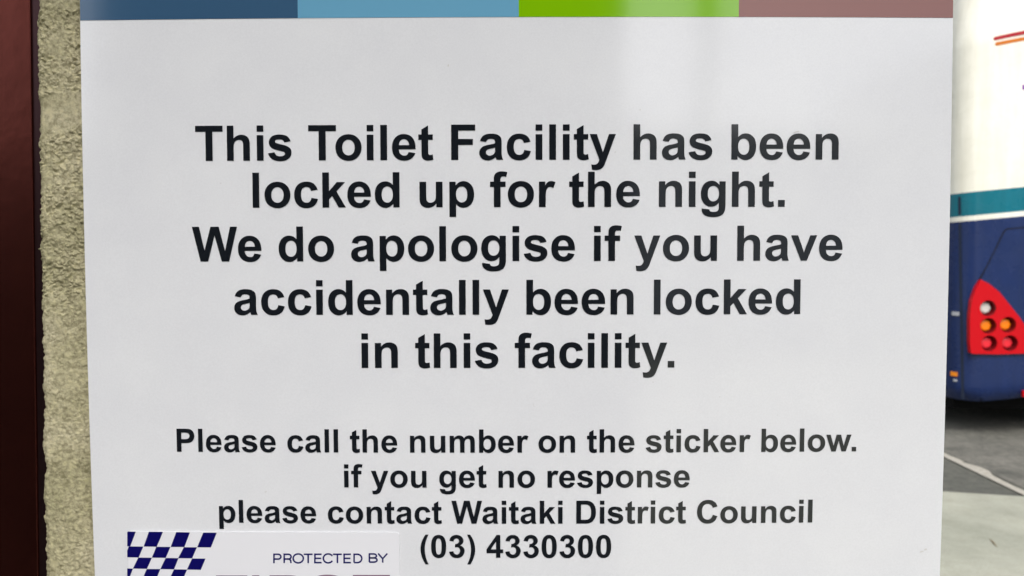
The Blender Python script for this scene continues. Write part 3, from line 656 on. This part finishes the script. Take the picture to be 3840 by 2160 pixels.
# rear window, side windows
mb = MB(); mb.prism(rrect(XL_ + .62, 2.16, XR_ - .62, 2.92, .08), [], BY - .006, BY + .004); mb.build('rear_window', m_glass, coach)
for k in range(5):
    for sx_ in (XL_, XR_):
        y0 = BY + 1.5 + k * 1.8
        mb = MB(); mb.box((sx_ - .006, y0, 2.05), (sx_ + .006, y0 + 1.7, 2.85)); mb.build('side_window', m_glass, coach)
def wheel(x, y, sgn):
    mb = MB(); mb.lathe((x, y, .5), (sgn, 0, 0), [(.27, .0), (.27, .02), (.40, .035), (.485, .0), (.497, -.06), (.497, -.24), (.46, -.28), (.27, -.28)], 40)
    w = mb.build('wheel', m_rubber, coach, smooth=True)
    mb = MB(); mb.lathe((x, y, .5), (sgn, 0, 0), [(.0, .03), (.09, .03), (.1, -.02), (.2, -.05), (.26, -.02), (.275, .012)], 40)
    r = mb.build('rim', m_steel, None, smooth=True); r.parent = w
for yy in (BY + 2.9, BY + LEN - 2.6):
    wheel(XL_ - .004, yy, -1); wheel(XR_ + .004, yy, 1)

# tail lamp clusters
cup = [('white', 3712, 1156, 3697, 1158.5), ('orange', 3713, 1222, 3696, 1224), ('orange', 3787, 1218, 3781, 1220), ('red', 3716, 1288, 3700, 1291), ('red', 3794, 1287, 3790, 1289)]
def circ(cx, cz, r, n=32): return [(cx + r*math.cos(2*math.pi*k/n), cz + r*math.sin(2*math.pi*k/n)) for k in range(n)]
def tail_lamp(mirror):
    fx_ = (lambda x: 2*MX - x) if mirror else (lambda x: x)
    hs_ = []
    for kind, hx, hy, _, _ in cup:
        p = at(hx - 6, hy, LY - .012); hs_.append((p.x, p.z, kind))
    out_ = [(fx_(x), z) for x, z in la]; rad = .064
    mb = MB(); mb.prism(out_, [circ(fx_(x), z, rad) for x, z, _ in hs_], LY - .012, LY + .03)
    lamp = mb.build('tail_light', m_lred, coach, bevel=.0)
    def sub(m_, name, mat):
        o_ = m_.build(name, mat, None, smooth=True); o_.parent = lamp; return o_
    for x, z, kind in hs_:
        m_ = MB(); m_.lathe((fx_(x), LY - .0115, z), (0, 1, 0), [(rad + .0005, 0), (rad - .002, .03), (rad - .006, .078), (.0, .08)]); sub(m_, 'cup', m_cup)
        m_ = MB(); n_ = 64; pr = [(.0, -.005), (.014, -.007), (.03, -.006), (.040, -.003), (.045, .003), (.047, .012), (.047, .036)]
        m_.lathe((fx_(x), LY + .030, z), (0, 1, 0), pr, n_)
        for v in m_.v:      # scalloped lens edge
            ddx, ddz = v.x - fx_(x), v.z - z; a_ = math.atan2(ddz, ddx); rr = math.hypot(ddx, ddz)
            f_ = 1 + .05 * math.cos(8 * a_) * (rr / .049) ** 2; v.x = fx_(x) + ddx * f_; v.z = z + ddz * f_
        sub(m_, 'lens', m_lens[kind])['label'] = {'white': 'clear white round lamp lens', 'orange': 'amber round lamp lens', 'red': 'red round lamp lens'}[kind]
    for ch in list(lamp.children): ch.matrix_parent_inverse = Matrix.Identity(4)
    return lamp
tail_lamp(False); tail_lamp(True)

# seam of the engine cover
def ribbon(mb, pts, w, y0, y1):
    n_ = len(pts); L, Rr = [], []
    for i in range(n_):
        a_ = Vector(pts[max(0, i-1)]); b_ = Vector(pts[min(n_-1, i+1)]); d_ = (b_ - a_).normalized(); nn = Vector((-d_.y, d_.x)) * w / 2
        L.append(Vector(pts[i]) + nn); Rr.append(Vector(pts[i]) - nn)
    mb.prism([tuple(p) for p in L] + [tuple(p) for p in reversed(Rr)], [], y0, y1)
xz = lambda px, py: (at(px, py, BY).x, at(px, py, BY).z)
s0 = [xz(3672, 1052), xz(3700, 1000), xz(3730, 940), xz(3760, 878), xz(3769, 863), xz(3778, 858), xz(3800, 857), xz(3840, 853)]
last = s0[-1]; right = [(2*MX - x, z) for x, z in reversed(s0)]
mb = MB(); ribbon(mb, s0 + right, .011, BY - .0015, BY + .004)
mb.build('engine_cover_seam', m_gap, coach)
# red and orange swoosh stripes on the rear, purple stripe under them
def swoosh(mat, pts, w, lab):
    P = []; 
    for i in range(25):
        t = i / 24; a_, b_, c_ = pts
        P.append(((1-t)**2*a_[0] + 2*t*(1-t)*b_[0] + t*t*c_[0], (1-t)**2*a_[1] + 2*t*(1-t)*b_[1] + t*t*c_[1]))
    mb = MB(); ribbon(mb, P, w, BY - .0022, BY + .002)
    c0 = P[0]; mb.prism(circ(c0[0], c0[1], w/2, 16), [], BY - .0026, BY + .002)
    mb.build('stripe', mat, coach)['label'] = lab
swoosh(m_sred, [xz(3732, 145), xz(3860, 113), xz(4350, 30)], .028, 'red stripe')
swoosh(m_sora, [xz(3738, 165), xz(3860, 139), xz(4350, 60)], .028, 'orange stripe')
mb = MB(); a_ = xz(3834, 318); b_ = xz(3834, 336); mb.box((a_[0], BY - .002, b_[1]), (a_[0] + .35, BY + .002, a_[1])); mb.build('stripe', m_spur, coach)['label'] = 'purple stripe'
# side markers on the near flank, red reflector on the bumper
def arc_pt(a, z):        # point on the rounded rear corner, a = 180 (flank) .. 270 (rear)
    return Vector((XL_ + CR + CR * math.cos(R_(a)), BY + CR + CR * math.sin(R_(a)), z))
def arc_of(px, py):
    best = None
    for k in range(901):
        a = 180 + k * .1
        p = arc_pt(a, 0)
        d_ = RM @ Vector(((px-1920)/F_PX, 1, -(py-1080)/F_PX)); t = p.y / d_.y
        e = abs(d_.x * t - p.x)
        if best is None or e < best[0]: best = (e, a, CAM_H + d_.z * t)
    return best[1], best[2]
def marker(px, py, wa, hz, mat, name):
    a, z = arc_of(px, py); mb = MB(); prof = []
    c_ = Vector((XL_ + CR, BY + CR, 0)); V_ = []
    for rr in (CR + .008, CR - .004):
        for zz in (z - hz/2, z + hz/2):
            for aa in (a - wa/2, a, a + wa/2):
                V_.append(c_ + Vector((rr * math.cos(R_(aa)), rr * math.sin(R_(aa)), zz)))
    mb.add(V_, [(0,1,4,3),(1,2,5,4),(6,9,10,7),(7,10,11,8),(0,6,7,1),(1,7,8,2),(3,4,10,9),(4,5,11,10),(0,3,9,6),(2,8,11,5)])
    return mb.build(name, mat, coach)
marker(3584, 1176, 17, .030, m_grey, 'side_reflector')
marker(3578, 1402, 16, .034, m_amber, 'side_marker_light')
marker(3583, 1426, 8, .018, m_grey, 'marker_plug')
# dark navy strips running down the corner
m_strip = Mat('dark_navy_strip', (.010, .017, .038, 1), .6, .3)
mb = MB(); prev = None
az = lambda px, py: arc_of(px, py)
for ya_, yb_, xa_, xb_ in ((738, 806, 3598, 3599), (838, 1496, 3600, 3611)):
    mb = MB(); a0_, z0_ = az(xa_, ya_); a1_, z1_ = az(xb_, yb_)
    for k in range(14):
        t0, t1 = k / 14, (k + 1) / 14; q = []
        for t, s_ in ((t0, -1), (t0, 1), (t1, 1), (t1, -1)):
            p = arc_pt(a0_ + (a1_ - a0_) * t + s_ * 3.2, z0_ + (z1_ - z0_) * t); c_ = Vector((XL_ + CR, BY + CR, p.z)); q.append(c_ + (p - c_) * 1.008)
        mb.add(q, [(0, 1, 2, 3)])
    mb.build('corner_strip', m_strip, coach)
for mir in (False, True):
    a_ = at(3833, 1465, BY); b_ = at(3880, 1488, BY); xa, xb = a_.x, b_.x
    if mir: xa, xb = 2*MX - xb, 2*MX - xa
    mb = MB(); mb.box((xa, BY - .012, b_.z), (xb, BY + .01, a_.z)); mb.build('bumper_reflector', m_lred, coach, bevel=.003)

# ------------------------------------------------------------------ behind the camera: unseen things added to shade the sign and mirror in its gloss
mb = MB(); mb.box((-3.6, -0.45, 2.75), (1.5, WY + .2, 2.9))  # unseen roof slab, added to keep open sky off the sign
mb.box((-3.65, -0.50, 2.72), (1.55, -0.42, 2.95))
tag(mb.build('added_shade_roof', Mat('added_roof_dark_grey', (.10, .10, .095, 1), .8, .3)), 'unseen low roof added above the white sign to shade it', 'roof')
mb = MB(); mb.box((-5.0, -1.75, 0), (-1.44, -1.6, 1.88)); mb.box((-1.44, -1.75, 0), (.37, -1.6, 2.6))  # unseen dark wall, added for the left lettering and lower door to mirror
tag(mb.build('added_dark_wall', Mat('added_wall_dark_paint', (.022, .022, .021, 1), .8, .2)), 'unseen dark wall added behind the viewer to darken reflections in the sign', 'wall')
mb = MB(); mb.box((1.2, -16, 0), (7.55, -12, 3.55)); mb.box((1.0, -16.2, 3.55), (7.55, -11.8, 3.75)); mb.box((7.6, -16.3, 0), (18, -11.7, 5.2))  # unseen pale blocks, added to shape the sheen on the sign's right
tag(mb.build('added_pale_building', Mat('pale_grey_render', (.78, .78, .79, 1), .8, .3)), 'unseen pale building added behind the viewer for reflections in the sign', 'building')
mb = MB(); mb.lathe((2.36, -8, 0), (0, 0, 1), [(.15, 0), (.13, .4), (.12, 7.0), (.0, 7.05)], 20)  # unseen pole, added to draw a thin dark streak in the sheen
tag(mb.build('added_dark_pole', Mat('dark_pole_paint', (.06, .06, .06, 1), .6, .4), smooth=True), 'unseen dark pole added behind the viewer to mirror as a streak in the sign', 'pole')
